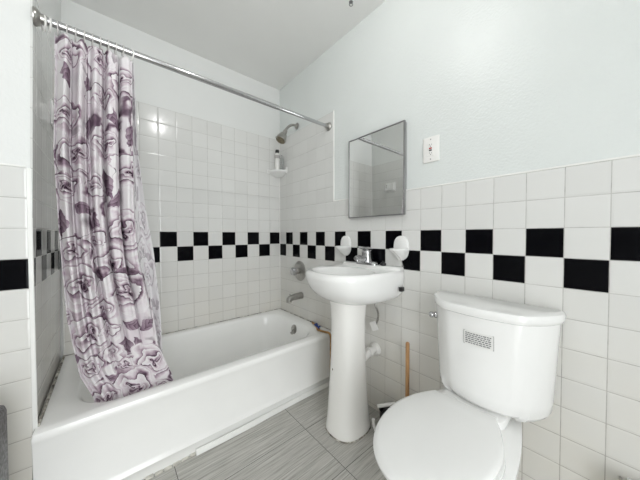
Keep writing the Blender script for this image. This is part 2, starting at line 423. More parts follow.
def curtain_mat(name, pale=False):
    k = NT(name); uv = k.n('ShaderNodeUVMap').outputs[0]
    n1 = k.n('ShaderNodeTexNoise'); n1.inputs['Scale'].default_value = 9; n1.inputs['Detail'].default_value = 3; k.t.links.new(uv, n1.inputs[0])
    raw = uv
    wn_ = k.n('ShaderNodeTexNoise'); wn_.inputs['Scale'].default_value = 6; wn_.inputs['Detail'].default_value = 3; k.t.links.new(raw, wn_.inputs[0])
    sb = k.n('ShaderNodeVectorMath', operation='SUBTRACT'); k.t.links.new(wn_.outputs[1], sb.inputs[0]); sb.inputs[1].default_value = (.5, .5, .5)
    sc_ = k.n('ShaderNodeVectorMath', operation='MULTIPLY_ADD'); k.t.links.new(sb.outputs[0], sc_.inputs[0]); sc_.inputs[1].default_value = (.13, .13, 0); k.t.links.new(raw, sc_.inputs[2])
    uv = sc_.outputs[0]
    # background wash
    big = k.noise(uv, 2.6, 4)
    wave = k.n('ShaderNodeTexWave'); wave.wave_type = 'BANDS'; wave.inputs['Scale'].default_value = 2.2; wave.inputs['Distortion'].default_value = 14; wave.inputs['Detail'].default_value = 2.5; wave.inputs['Detail Scale'].default_value = 1.6
    k.t.links.new(uv, wave.inputs[0])
    wash = k.ramp(wave.outputs[1], [(0, (.17, .11, .155)), (.16, (.36, .27, .33)), (.34, (.60, .51, .57)), (.50, (.84, .79, .82)), (1, (.90, .87, .89))])
    plain = k.ramp(big, [(.35, (.82, .76, .80)), (.55, (.89, .87, .88))])
    col = k.mix(k.ramp(k.noise(uv, 1.9, 2), [(.42, (0, 0, 0)), (.50, (1, 1, 1))]), wash, plain)
    tones = [(0, (.04, .022, .036)), (.18, (.15, .09, .13)), (.38, (.36, .26, .33)), (.58, (.60, .50, .56)), (.76, (.78, .71, .755)), (.92, (.88, .85, .87)), (1.0, (.90, .88, .89))]
    g = rose_group()
    # leaves: (x px, y px, half length, half width, angle)
    leaves = [(104,170,15,6,80),(112,186,13,5,110),(80,192,10,6,40),(62,205,13,5,95),(66,275,12,7,60),(142,311,10,5,-30),(126,309,11,6,25),(119,333,13,9,95),
              (72,338,12,6,30),(70,352,9,5,-20),(133,330,9,4,60),(100,296,9,5,140),(138,262,9,5,30),(86,118,12,5,100),(110,108,12,5,70),(60,140,10,5,90),(128,128,13,5,100),(92,205,10,4,85),
              (104,365,9,4,30),(168,380,10,5,30),(68,235,9,5,100),(133,272,9,4,-20),(85,80,13,4,95),(65,70,12,4,90),(112,150,10,4,60),(80,225,8,4,30),(90,372,8,4,-50)]
    roses = [(68,52,11),(97,57,13),(122,78,15),(64,105,13),(98,92,12),(76,142,15),(104,134,13),(127,160,17),(66,172,12),(90,172,10),(122,216,21),(70,232,13),(92,222,10),
             (107,248,20),(79,266,19),(118,276,22),(96,292,13),(62,300,12),(84,318,19),(121,352,11),(105,338,10),(149,351,19),(84,352,11),(128,381,21),(100,388,15),(160,382,9),(102,316,8)]
    Lx = [(30,53),(150,55),(250,60),(320,66),(370,75),(398,92)]; Rx = [(58,133),(150,134),(200,135),(250,139),(300,149),(345,160),(378,176)]
    def to_uv(x, y):
        s = (x-interp(Lx, y))/(interp(Rx, y)-interp(Lx, y)); y0 = 30+28*s; y1 = 402-20*s
        return s*.82, (y-y0)/(y1-y0)*3.65
    def cmb(x, y):
        c = k.n('ShaderNodeCombineXYZ'); c.inputs[0].default_value = x; c.inputs[1].default_value = y; return c.outputs[0]
    for (x, y, a, b, ang) in leaves:
        u, v = to_uv(x, y)
        mp = k.n('ShaderNodeMapping', vector_type='TEXTURE'); mp.inputs['Location'].default_value = (u, v, 0); mp.inputs['Rotation'].default_value = (0, 0, math.radians(ang)); mp.inputs['Scale'].default_value = (a/100, b/100, 1)
        k.t.links.new(uv, mp.inputs[0])
        s_ = k.n('ShaderNodeSeparateXYZ'); k.t.links.new(mp.outputs[0], s_.inputs[0])
        ax = k.math('ABSOLUTE', s_.outputs[0]); ay = k.math('ABSOLUTE', s_.outputs[1])
        e = k.math('ADD', k.math('POWER', ax, 1.5), ay); e = k.math('ADD', e, k.math('MULTIPLY', k.math('SUBTRACT', n1.outputs[0], .5), .8))
        m = k.math('LESS_THAN', e, 1.0)
        vein = k.math('FRACT', k.math('ADD', k.math('MULTIPLY', s_.outputs[0], 2.0), k.math('MULTIPLY', ay, -1.5)))
        lc = k.ramp(k.math('ADD', k.math('MULTIPLY', vein, .5), k.math('MULTIPLY', ay, .4)), [(0, (.13, .08, .115)), (.35, (.30, .21, .275)), (.9, (.56, .46, .53))])
        col = k.mix(m, col, lc)
    for i, (x, y, r) in enumerate(roses):
        u, v = to_uv(x, y)
        gn = k.n('ShaderNodeGroup'); gn.node_tree = g
        k.t.links.new(uv, gn.inputs['P']); k.t.links.new(cmb(u, v), gn.inputs['Center']); gn.inputs['R'].default_value = r/100*1.22; gn.inputs['Seed'].default_value = i*1.7
        k.t.links.new(n1.outputs[0], gn.inputs['Noise'])
        col = k.mix(gn.outputs['Mask'], col, k.ramp(gn.outputs['Tone'], tones))
    if pale: col = k.mix(.5, col, (.74, .75, .75, 1))
    k.set(col, .9); k.b.inputs['Specular IOR Level'].default_value = .15
    # thin cloth lets some light through
    tr = k.n('ShaderNodeBsdfTranslucent'); k.t.links.new(col, tr.inputs[0])
    ms = k.n('ShaderNodeMixShader'); ms.inputs[0].default_value = .30
    k.t.links.new(k.b.outputs[0], ms.inputs[1]); k.t.links.new(tr.outputs[0], ms.inputs[2])
    k.t.links.new(ms.outputs[0], k.t.nodes['Material Output'].inputs[0])
    return k.m
def cloth(name, mat, parent, xl, xr, h0, h1, yf, fold, nu=150, nv=90):
    bm = B(); uvl = bm.loops.layers.uv.new('UVMap'); V = []
    for j in range(nv+1):
        t_ = j/nv; row = []
        for i in range(nu+1):
            s = i/nu; h = h0+(h1-h0)*t_
            dx, dy = fold(s, t_)
            x = xl(h)+(xr(h)-xl(h))*s+dx; y = yf(h)+dy
            row.append((bm.verts.new((x, y, ZB+h-(.012*(1-math.cos(s*2*PI*9))/2 if t_ == 0 else 0))), s, t_))
        V.append(row)
    for j in range(nv):
        for i in range(nu):
            q = (V[j][i], V[j][i+1], V[j+1][i+1], V[j+1][i]); f = bm.faces.new([a[0] for a in q])
            for lp, a in zip(f.loops, q): lp[uvl].uv = (a[1]*.82, a[2]*3.65)
    root = parent
    bmesh.ops.translate(bm, verts=bm.verts, vec=-Vector(root.location))
    me = bpy.data.meshes.new(name); bm.to_mesh(me); bm.free(); me.materials.append(mat)
    for p in me.polygons: p.use_smooth = True
    o = bpy.data.objects.new(name, me); C.objects.link(o); o.parent = parent
    md = o.modifiers.new('thickness', 'SOLIDIFY'); md.thickness = .0012
    return o
def sm(t, a, b):
    t = max(0, min(1, (t-a)/(b-a))); return t*t*(3-2*t)
def fold_main(s, t):
    amp = .033*(1-.5*sm(t, .55, 1))*(.45+.55*sm(t, 0, .12)); ph = 2*PI*(5.2*s**.95+.10*math.sin(t*3))
    w = math.sin(ph)+.35*math.sin(2.1*ph+1+1.5*t)+.2*math.sin(3.3*ph+3*t)
    env = .55+.45*math.cos(s*PI*1.6*sm(t, .5, 1)*.8)
    return .006*math.cos(ph+.8)*(1-.5*t), amp*w*env
def yfun(h): return interp([(-.80, -.632), (-.6, -.645), (0, -.668), (.5, -.690), (.76, -.700)], h)
ct = thing('shower_curtain', 'white shower curtain printed with purple grey roses, gathered at the left end of the rod', 'shower curtain', (-1.29, -.70, ZB+.76))
cloth('curtain_panel', curtain_mat('rose_print_cloth'), ct, lambda h: interp(XLt, h), lambda h: interp(XRt, h), .752, -.80, yfun, fold_main)
def fold_l(s, t):
    return 0, .012*math.sin(s*PI*3+t*2)
lin = cloth('liner', curtain_mat('rose_print_seen_from_back', True), ct, lambda h: interp(XRt, h)-.05, lambda h: interp([(-.80, -1.06), (-.6, -1.062), (-.4, -1.068), (-.1, -1.095), (.1, -1.125), (.4, -1.155), (.76, -1.166)], h), .748, -.70,
      lambda h: yfun(h)+.045*sm(.8-h, 0, .5), fold_l, 30, 60)
lin['label'] = 'pale grey back layer showing at the right edge'
# rings
def ring(x, mat, label, group, tilt=0.0):
    bm = B(); torus(bm, (x, RY, RH-.012), .0245, .0022 if mat != 'plastic' else .003, (1, tilt, 0), 22, 6)
    return tag(obj('curtain_ring', bm, MAT[mat]), label, 'curtain ring', group)
ring(-1.436, 'plastic', 'white plastic curtain ring nearest the left rod end, holding nothing', None, .35)
ring(-1.420, 'plastic', 'white plastic curtain ring hanging just left of the curtain, second from the left rod end', None, .2)
src = ring(-1.400, 'ringclear', 'small cloudy plastic ring holding the gathered curtain to the rod', 'cloudy rings along the curtain top', .1)
src['label'] = 'cloudy plastic ring at the left end of the gathered curtain top, leftmost of nine'
for i, w in zip(range(1, 9), ('second', 'third', 'fourth', 'fifth', 'sixth', 'seventh', 'eighth', 'last')):
    o = src.copy(); C.objects.link(o); o.location.x = i*.0245
    o['label'] = w+' from the left of the nine cloudy plastic rings holding the curtain top'
ring(-1.178, 'plastic', 'white plastic curtain ring at the right end of the gathered curtain', None, .45)

# ------------------------------------------------------------------ shower fittings
SY = -.29
t = thing('shower_fixture', 'tarnished metal shower head on a bent arm high on the tiled wall', 'shower head', (0, SY, ZB+.92))
bm = B(); lathe(bm, [(.028, .0005), (.028, .003), (.020, .010), (.012, .013)], (0, SY, ZB+.92), (-1, 0, 0), 24); obj('wall_flange', bm, MAT['dullchrome'], t)
bm = B(); tube(bm, [(-.006, SY, ZB+.92), (-.045, SY, ZB+.917), (-.085, SY-.002, ZB+.892), (-.125, SY-.004, ZB+.845)], .0105, 14); obj('shower_arm', bm, MAT['dullchrome'], t)
hd = Vector((-.50, -.06, -.86)).normalized(); ho = Vector((-.116, SY-.004, ZB+.850))
bm = B(); lathe(bm, [(.014, 0), (.019, .008), (.019, .022), (.016, .028), (.021, .036), (.031, .055), (.043, .088), (.0435, .108), (.040, .112)], ho, hd, 28); b_ = obj('head', bm, MAT['dullchrome'], t)
bm = B(); lathe(bm, [(.038, 0), (.038, .003), (.025, .004), (.023, .002), (.006, .002), (.005, .005)], ho+hd*.111, hd, 28); obj('spray_face', bm, simple('brown_spray_face', (.20, .17, .11), .4, .3, var=.4, scale=90), b_)
bm = B(); tube(bm, [ho+hd*.098+Vector((-.036, 0, 0)), ho+hd*.098+Vector((-.054, -.004, .002))], .004, 8, 2); obj('spray_lever', bm, MAT['dullchrome'], b_)

VY = -.33; VZ = ZB-.335
t = thing('shower_valve', 'round metal shower valve with a knob above the bath spout', 'shower valve', (0, VY, VZ))
bm = B(); lathe(bm, [(.086, .0005), (.087, .004), (.080, .011), (.055, .019), (.034, .022)], (0, VY, VZ), (-1, 0, 0), 40); obj('escutcheon', bm, MAT['dullchrome'], t)
bm = B(); lathe(bm, [(.024, 0), (.024, .026), (.020, .032)], (-.02, VY, VZ), (-1, 0, 0), 24); obj('valve_sleeve', bm, MAT['dullchrome'], t)
bm = B()
prof = []
for (x, r) in ((.046, .020), (.050, .031), (.066, .034), (.080, .031), (.086, .022)):
    prof.append([(-x, VY+r*(1+.09*math.cos(6*a))*math.cos(a), VZ+r*(1+.09*math.cos(6*a))*math.sin(a)) for a in [2*PI*i/48 for i in range(48)]])
loft(bm, prof); obj('valve_knob', bm, MAT['chrome'], t)

PY, PZ = -.35, ZB-.545
t = thing('tub_spout', 'metal bath spout on the wall under the round valve', 'spout', (0, PY, PZ))
bm = B(); rings = []
for x, zc, ry, rz in ((0, 0, .030, .030), (.012, 0, .030, .030), (.05, -.001, .029, .028), (.10, -.006, .027, .025), (.128, -.012, .025, .024), (.142, -.020, .022, .020), (.148, -.028, .014, .012)):
    rings.append([(-x-.0005, PY+ry*math.cos(a), PZ+zc+rz*math.sin(a)) for a in [2*PI*i/24 for i in range(24)]])
loft(bm, rings); obj('spout_body', bm, MAT['dullchrome'], t)
bm = B(); lathe(bm, [(.018, 0), (.019, .020), (.015, .022)], (-.122, PY, PZ-.022), (0, 0, -1), 20); obj('spout_outlet', bm, MAT['dullchrome'], t)
bm = B(); lathe(bm, [(.004, 0), (.004, .010), (.008, .014), (.006, .020)], (-.118, PY, PZ+.010), (0, 0, 1), 12); obj('diverter_knob', bm, MAT['dullchrome'], t)

# corner shelf with bottle
SH = ZB+.562
t = thing('corner_shelf', 'small white ceramic corner shelf in the tiled shower corner', 'corner shelf', (0, 0, SH))
bm = B()
def quarter(r, z, d=.001): return [(-d, -d, z)] + [(-d-r*math.sin(a), -d-r*math.cos(a), z) for a in [PI/2*i/16 for i in range(17)]]
loft(bm, [quarter(.05, SH-.042), quarter(.08, SH-.030), quarter(.11, SH-.016), quarter(.128, SH-.008), quarter(.132, SH-.002), quarter(.132, SH+.006), quarter(.127, SH+.009), quarter(.121, SH+.004), quarter(.05, SH+.003)])
obj('shelf_tray', bm, MAT['ceramic'], t)
bm = B(); box(bm, -.012, -.001, -.140, -.112, SH-.02, SH+.035, .003); obj('shelf_bracket', bm, MAT['ceramic'], t)
bm = B(); box(bm, -.140, -.112, -.012, -.001, SH-.02, SH+.018, .003); obj('shelf_bracket', bm, MAT['ceramic'], t)
bx, by = -.062, -.062
t = thing('shampoo_bottle', 'slim white bottle with a black cap standing on the corner shelf', 'bottle', (bx, by, SH+.004))
bm = B(); lathe(bm, [(.020, 0), (.023, .004), (.023, .10), (.021, .135), (.016, .158), (.012, .164)], (bx, by, SH+.0045)); obj('bottle_body', bm, MAT['plastic'], t)
bm = B(); lathe(bm, [(.016, 0), (.017, .003), (.017, .026), (.014, .029)], (bx, by, SH+.168)); obj('bottle_cap', bm, MAT['black'], t)
bm = B(); lathe(bm, [(.0234, 0), (.0235, .012), (.0234, .03)], (bx, by, SH+.115), n=24, cap0=False, cap1=False); obj('bottle_band', bm, MAT['cord'], t)
bm = B(); lathe(bm, [(.016, 0), (.018, .004), (.018, .11), (.012, .12), (.009, .124), (.009, .14)], (-.030, -.088, SH+.0045), n=20)
def clear():
    k = NT('clear_plastic'); k.set((.88, .90, .90), .08); k.b.inputs['Transmission Weight'].default_value = .92; k.b.inputs['IOR'].default_value = 1.2; return k.m
MAT['clear'] = clear()
tag(obj('clear_shade_shape', bm, MAT['clear']), 'small clear bottle shape added for the shade beside the white bottle on the corner shelf', 'bottle')  # clear shape added where only shade falls next to the white bottle

# soap dish on the alcove end wall (seen in the mirror)
t = thing('soap_dish', 'white ceramic soap dish on the left tiled wall, seen only in the mirror', 'soap dish', (XA, -.283, ZB+.55))
xa = XA+.009
bm = B(); box(bm, xa, xa+.010, -.352, -.214, ZB+.505, ZB+.620, .004); obj('back_plate', bm, MAT['ceramic'], t)
bm = B(); box(bm, xa+.008, xa+.040, -.338, -.228, ZB+.520, ZB+.532, .004); box(bm, xa+.032, xa+.042, -.338, -.228, ZB+.528, ZB+.545, .003); box(bm, xa+.008, xa+.040, -.342, -.332, ZB+.522, ZB+.600, .003); box(bm, xa+.008, xa+.040, -.234, -.224, ZB+.522, ZB+.600, .003)
obj('tray', bm, MAT['ceramic'], t)

# ------------------------------------------------------------------ mirror cabinet
t = thing('medicine_cabinet', 'wall mirror cabinet with a thin metal frame hanging above the sink', 'mirror', (0, -1.125, ZB+.35))
my0, my1, mz0, mz1 = -1.343, -.928, ZB+.086, ZB+.600; DM = .024
bm = B(); box(bm, -DM+.006, .0055, my0+.004, my1-.004, mz0+.004, mz1-.004, .001); obj('cabinet_body', bm, simple('pale_grey_steel', (.50, .50, .50), .35, .6), t)
bm = B(); box(bm, -DM, -DM+.0055, my0+.006, my1-.006, mz0+.006, mz1-.006); obj('mirror_glass', bm, MAT['mirror'], t, smooth=False)
bm = B(); fw_ = .0065
for a in ((my0, my1, mz0, mz0+fw_), (my0, my1, mz1-fw_, mz1), (my0, my0+fw_, mz0+fw_, mz1-fw_), (my1-fw_, my1, mz0+fw_, mz1-fw_)): box(bm, -DM-.004, -DM+.010, a[0], a[1], a[2], a[3], .001, 1)
obj('mirror_frame', bm, MAT['frame'], t)

# ------------------------------------------------------------------ GFCI outlet
oy, oz = -1.476, ZB+.411
t = thing('wall_outlet', 'white outlet plate with tiny red and black test buttons right of the mirror', 'outlet', (0.006, oy, oz))
bm = B(); plate(bm, rrect(oy-.0415, oy+.0415, oz-.064, oz+.064, .004), .0058, -.002, .004); obj('cover_plate', bm, MAT['plastic'], t)
bm = B(); plate(bm, rrect(oy-.0165, oy+.0165, oz-.0335, oz+.0335, .002), -.001, -.0045, .001); rc = obj('receptacle', bm, MAT['plastic'], t)
bm = B(); box(bm, -.0065, -.004, oy-.007, oy+.007, oz+.001, oz+.008, .0006); obj('test_button', bm, MAT['red'], rc)['label'] = 'red button'
bm = B(); box(bm, -.0065, -.004, oy-.007, oy+.007, oz-.009, oz-.002, .0006); obj('reset_button', bm, MAT['black'], rc)['label'] = 'black button'
for sg in (1, -1):
    bm = B(); z0 = oz+sg*.021
    box(bm, -.0050, -.0043, oy+.0045, oy+.0062, z0-.001, z0+.006); box(bm, -.0050, -.0043, oy-.0062, oy-.0045, z0-.001, z0+.005)
    lathe(bm, [(.0023, 0), (.0023, .0006)], (-.0044, oy, z0-.006), (-1, 0, 0), 10); obj('socket_slots', bm, MAT['black'], rc)
for sg in (1, -1):
    bm = B(); lathe(bm, [(.0032, 0), (.0032, .0012), (.002, .0018)], (-.0018, oy, oz+sg*.050), (-1, 0, 0), 12); obj('screw', bm, MAT['frame'], t)

# ------------------------------------------------------------------ pedestal sink
def sup(cx, cy, hx, hy, n, z, N=64, back=None):
    out = []
    for i in range(N):
        a = 2*PI*i/N; c, s = math.cos(a), math.sin(a)
        x = cx+hx*math.copysign(abs(c)**(2/n), c); y = cy+hy*math.copysign(abs(s)**(2/n), s)
        if back is not None: x = min(x, back)
        out.append((x, y, z))
    return out
KY = -1.105
def sink():
    t = thing('pedestal_sink', 'white porcelain pedestal sink standing between the bathtub and the toilet', 'sink', (-.22, KY, 0))
    bm = B()
    bk = -.0015; R0 = ZB-.222
    def S_(f, hw, z, n=2.6, cx=-.10): return sup(cx, KY, f+cx, hw, n, z, 72, bk)
    rings = [S_(.30, .12, ZB-.402, 2.2), S_(.325, .165, ZB-.394, 2.3), S_(.36, .198, ZB-.378, 2.4), S_(.395, .219, ZB-.352, 2.6), S_(.425, .229, ZB-.320), S_(.446, .233, ZB-.285), S_(.456, .236, ZB-.256), S_(.457, .2365, ZB-.241),
             S_(.452, .234, ZB-.229), S_(.442, .228, ZB-.2225), S_(.428, .220, ZB-.221)]
    # inner basin, set forward of the tap deck
    def I(cx, hx, hw, z, n=2.3): return sup(cx, KY, hx, hw, n, z, 72)
    rings += [I(-.262, .145, .185, ZB-.226), I(-.262, .139, .179, ZB-.234), I(-.260, .125, .162, ZB-.272), I(-.255, .105, .135, ZB-.315), I(-.25, .070, .09, ZB-.345), I(-.25, .025, .03, ZB-.352)]
    loft(bm, rings)
    obj('basin', bm, MAT['porcelain'], t)
    # raised back ledge
    bm = B(); rings = []
    for z, d, hw in ((ZB-.226, .085, .225), (ZB-.212, .078, .222), (ZB-.205, .070, .216)):
        rings.append([(-.0015, KY+hw, z), (-d*.5, KY+hw, z), (-d*.8, KY+hw*.85, z), (-d, KY+hw*.55, z), (-d*1.05, KY, z), (-d, KY-hw*.55, z), (-d*.8, KY-hw*.85, z), (-d*.5, KY-hw, z), (-.0015, KY-hw, z)])
    loft(bm, rings); obj('back_ledge', bm, MAT['porcelain'], t)
    bm = B(); lathe(bm, [(.022, 0), (.022, .003), (.016, .004)], (-.25, KY, ZB-.3525)); obj('sink_drain', bm, MAT['chrome'], t)
    # pedestal
    bm = B(); rings = []
    for z, rx, ry in ((0, .125, .108), (.012, .128, .112), (.03, .124, .108), (.08, .118, .103), (.25, .104, .094), (.45, .094, .087), (.62, .093, .087), (.70, .098, .093), (.742, .108, .102)):
        rings.append(sup(-.225, KY-.008, rx, ry, 2.5, z, 48))
    loft(bm, rings); obj('pedestal', bm, MAT['worn'], t)
    bm = B(); rings = [sup(-.225, KY-.008, r1, r2x, 2.5, z, 48) for z, r1, r2x in ((0, .129, .113), (.004, .131, .115), (.007, .128, .112))]
    loft(bm, rings); obj('caulk_ring', bm, MAT['caulk'], t)
    return t
sink()
FZ = ZB-.205
t = thing('sink_faucet', 'chrome single-lever faucet on the back ledge of the sink', 'faucet', (-.05, KY, FZ))
bm = B(); loft(bm, [[(x, y, FZ+z) for x, y in rrect(-.075+i, -.018-i, KY-.078+i, KY+.078-i, .026, 5)] for z, i in ((0, 0), (.010, .001), (.018, .006), (.022, .014))]); obj('base_plate', bm, MAT['chrome'], t)
bm = B(); lathe(bm, [(.040, 0), (.035, .015), (.030, .045), (.031, .064), (.027, .072)], (-.048, KY, FZ+.016), (-.05, 0, 1), 24); obj('faucet_body', bm, MAT['chrome'], t)
bm = B(); rr_ = []
for x, z, w, h in ((-.045, .026, .026, .024), (-.080, .034, .023, .020), (-.115, .042, .019, .016), (-.145, .044, .017, .013), (-.156, .040, .013, .010)):
    rr_.append([(x, KY+w*math.cos(a), FZ+z+h*math.sin(a)) for a in [2*PI*i/20 for i in range(20)]])
loft(bm, rr_); lathe(bm, [(.010, 0), (.010, .016)], (-.138, KY, FZ+.040), (0, 0, -1), 16); obj('faucet_spout', bm, MAT['chrome'], t)
bm = B(); rr_ = []
for x, z, w, h in ((-.014, .090, .018, .008), (-.030, .092, .028, .014), (-.060, .096, .029, .014), (-.095, .102, .021, .009), (-.125, .107, .016, .007), (-.131, .108, .010, .004)):
    rr_.append([(x, KY+w*math.cos(a), FZ+z+h*math.sin(a)) for a in [2*PI*i/20 for i in range(20)]])
loft(bm, rr_); obj('faucet_lever', bm, MAT['chrome'], t)
bm = B(); lathe(bm, [(.012, 0), (.018, .004), (.018, .014), (.008, .020), (.005, .028)], (-.045, KY-.115, ZB-.2045), (0, 0, 1), 18)
tag(obj('rubber_stopper', bm, MAT['black']), 'small black rubber stopper lying beside the faucet on the sink', 'stopper')

# ceramic holders either side of the faucet
def holder(name, y, label, cup):
    t = thing(name, label, 'soap holder', (0, y, ZB-.10), 'white ceramic holders over the sink')
    bm = B(); outline = [(y+.046*math.copysign(abs(math.cos(a))**.8, math.cos(a)), ZB-.098+.068*math.copysign(abs(math.sin(a))**.85, math.sin(a))) for a in [2*PI*i/40 for i in range(40)]]
    plate(bm, outline, -.0005, -.016, .009); obj('back_plate', bm, MAT['ceramic'], t)
    bm = B()
    def half(r, ry, z, N=24): return [(-.008, y-ry, z)] + [(-.008-r*math.sin(a), y-ry*math.cos(a), z) for a in [PI*i/N for i in range(N+1)]] + [(-.008, y+ry, z)]
    z0 = ZB-.105
    loft(bm, [half(.012, .018, z0-.062), half(.03, .030, z0-.045), half(.055, .041, z0-.024), half(.082, .049, z0-.010), half(.088, .052, z0-.002), half(.087, .051, z0+.004), half(.078, .044, z0+.001), half(.05, .03, z0-.008)])
    d = obj('dish' if not cup else 'cup_shelf', bm, MAT['ceramic'], t)
    if cup:
        for k_ in (-1, 0, 1):
            bm = B(); lathe(bm, [(.008, 0), (.008, .0012)], (-.052, y+k_*.026, z0-.007), n=14); obj('brush_hole', bm, MAT['black'], d)
    return t
holder('toothbrush_holder', KY+.222, 'white ceramic wall holder with brush holes left of the faucet, nearer the bathtub', True)
holder('soap_holder', KY-.208, 'white ceramic wall soap holder right of the faucet, nearer the toilet', False)
# thin cord from the right holder down the side of the sink, with a black end
bm = B(); tube(bm, [(-.092, KY-.19, ZB-.103), (-.090, KY-.225, ZB-.122), (-.070, KY-.246, ZB-.16), (-.050, KY-.250, ZB-.21), (-.045, KY-.250, ZB-.27), (-.060, KY-.246, ZB-.320)], .0016, 6)
cd = thing('thin_cord', 'thin grey cord with a black end hanging down the right side of the sink', 'cord', (-.09, KY-.2, ZB-.103))
obj('cord_line', bm, MAT['cord'], cd)
bm = B(); box(bm, -.075, -.045, KY-.255, KY-.238, ZB-.330, ZB-.306, .003); obj('cord_end', bm, MAT['black'], cd)['label'] = 'black plastic end'

# plumbing behind the pedestal
t = thing('sink_waste_pipe', 'white drain elbow entering the wall behind the sink pedestal', 'pipe', (-.0, -1.135, ZB-.75))
bm = B(); lathe(bm, [(.040, .0005), (.040, .006), (.030, .018), (.024, .020)], (0, -1.135, ZB-.735), (-1, 0, 0), 24); obj('wall_collar', bm, MAT['plastic'], t)
bm = B(); tube(bm, [(-.005, -1.135, ZB-.735), (-.06, -1.135, ZB-.737), (-.10, -1.12, ZB-.77), (-.13, -1.10, ZB-.80), ], .021, 14); obj('elbow', bm, MAT['plastic'], t)
bm = B(); lathe(bm, [(.026, 0), (.028, .004), (.028, .022), (.026, .026)], (-.045, -1.135, ZB-.737), (-1, 0, 0), 12); obj('slip_nut', bm, MAT['plastic'], t)
t = thing('supply_hose', 'grey braided supply hose hanging under the right side of the sink', 'hose', (-.06, -1.19, ZB-.38))
bm = B(); tube(bm, [(-.075, -1.165, ZB-.385), (-.070, -1.185, ZB-.44), (-.05, -1.19, ZB-.49), (-.045, -1.180, ZB-.54), (-.055, -1.165, ZB-.58)], .0065, 10); obj('hose', bm, MAT['hose'], t)
bm = B(); lathe(bm, [(.010, 0), (.011, .004), (.011, .022), (.008, .026)], (-.074, -1.168, ZB-.392), (0, 0, -1), 6); obj('hose_nut', bm, MAT['chrome'], t)
bm = B(); rr_ = rrect(-.022, .022, -.026, .026, .003, 3); mt_ = Matrix.Rotation(math.radians(-28), 4, 'X')
loft(bm, [[Vector((x_, 0, 0)) + mt_ @ Vector((0, a, b)) + Vector((-.060, -1.175, ZB-.565)) for a, b in rr_] for x_ in (-.012, -.008)])
tg = obj('paper_tag', bm, MAT['paper'], t); tg['label'] = 'white paper tag'

# ------------------------------------------------------------------ drain tube and blue valve on the tub corner
t = thing('brass_pipe', 'tarnished thin pipe running over the tub corner down to the floor beside the pedestal', 'pipe', (-.02, -.77, 0))
bm = B(); tube(bm, [(-.015, -.52, RZ+.009), (-.045, -.60, RZ+.010), (-.085, -.68, RZ+.011), (-.075, -.735, RZ+.011), (-.055, -.765, RZ+.004), (-.050, -.776, RZ-.03), (-.050, -.776, .28), (-.050, -.776, .15), (-.050, -.782, .032)], .0075, 10); obj('pipe_run', bm, MAT['copper'], t)
bm = B(); lathe(bm, [(.010, -.014), (.013, -.010), (.013, .010), (.010, .014)], (-.080, -.672, RZ+.014), (-.4, -1, 0), 12); vb = obj('valve_body', bm, MAT['copper'], t)
bm = B(); tube(bm, [(-.080, -.672, RZ+.014), (-.084, -.672, RZ+.034)], .004, 8, 2); tube(bm, [(-.108, -.665, RZ+.054), (-.086, -.672, RZ+.034), (-.066, -.679, RZ+.030)], .0065, 8, 3); tube(bm, [(-.084, -.657, RZ+.054), (-.084, -.685, RZ+.014)], .006, 8, 2)
obj('valve_handle', bm, MAT['blue'], vb)['label'] = 'blue handle'

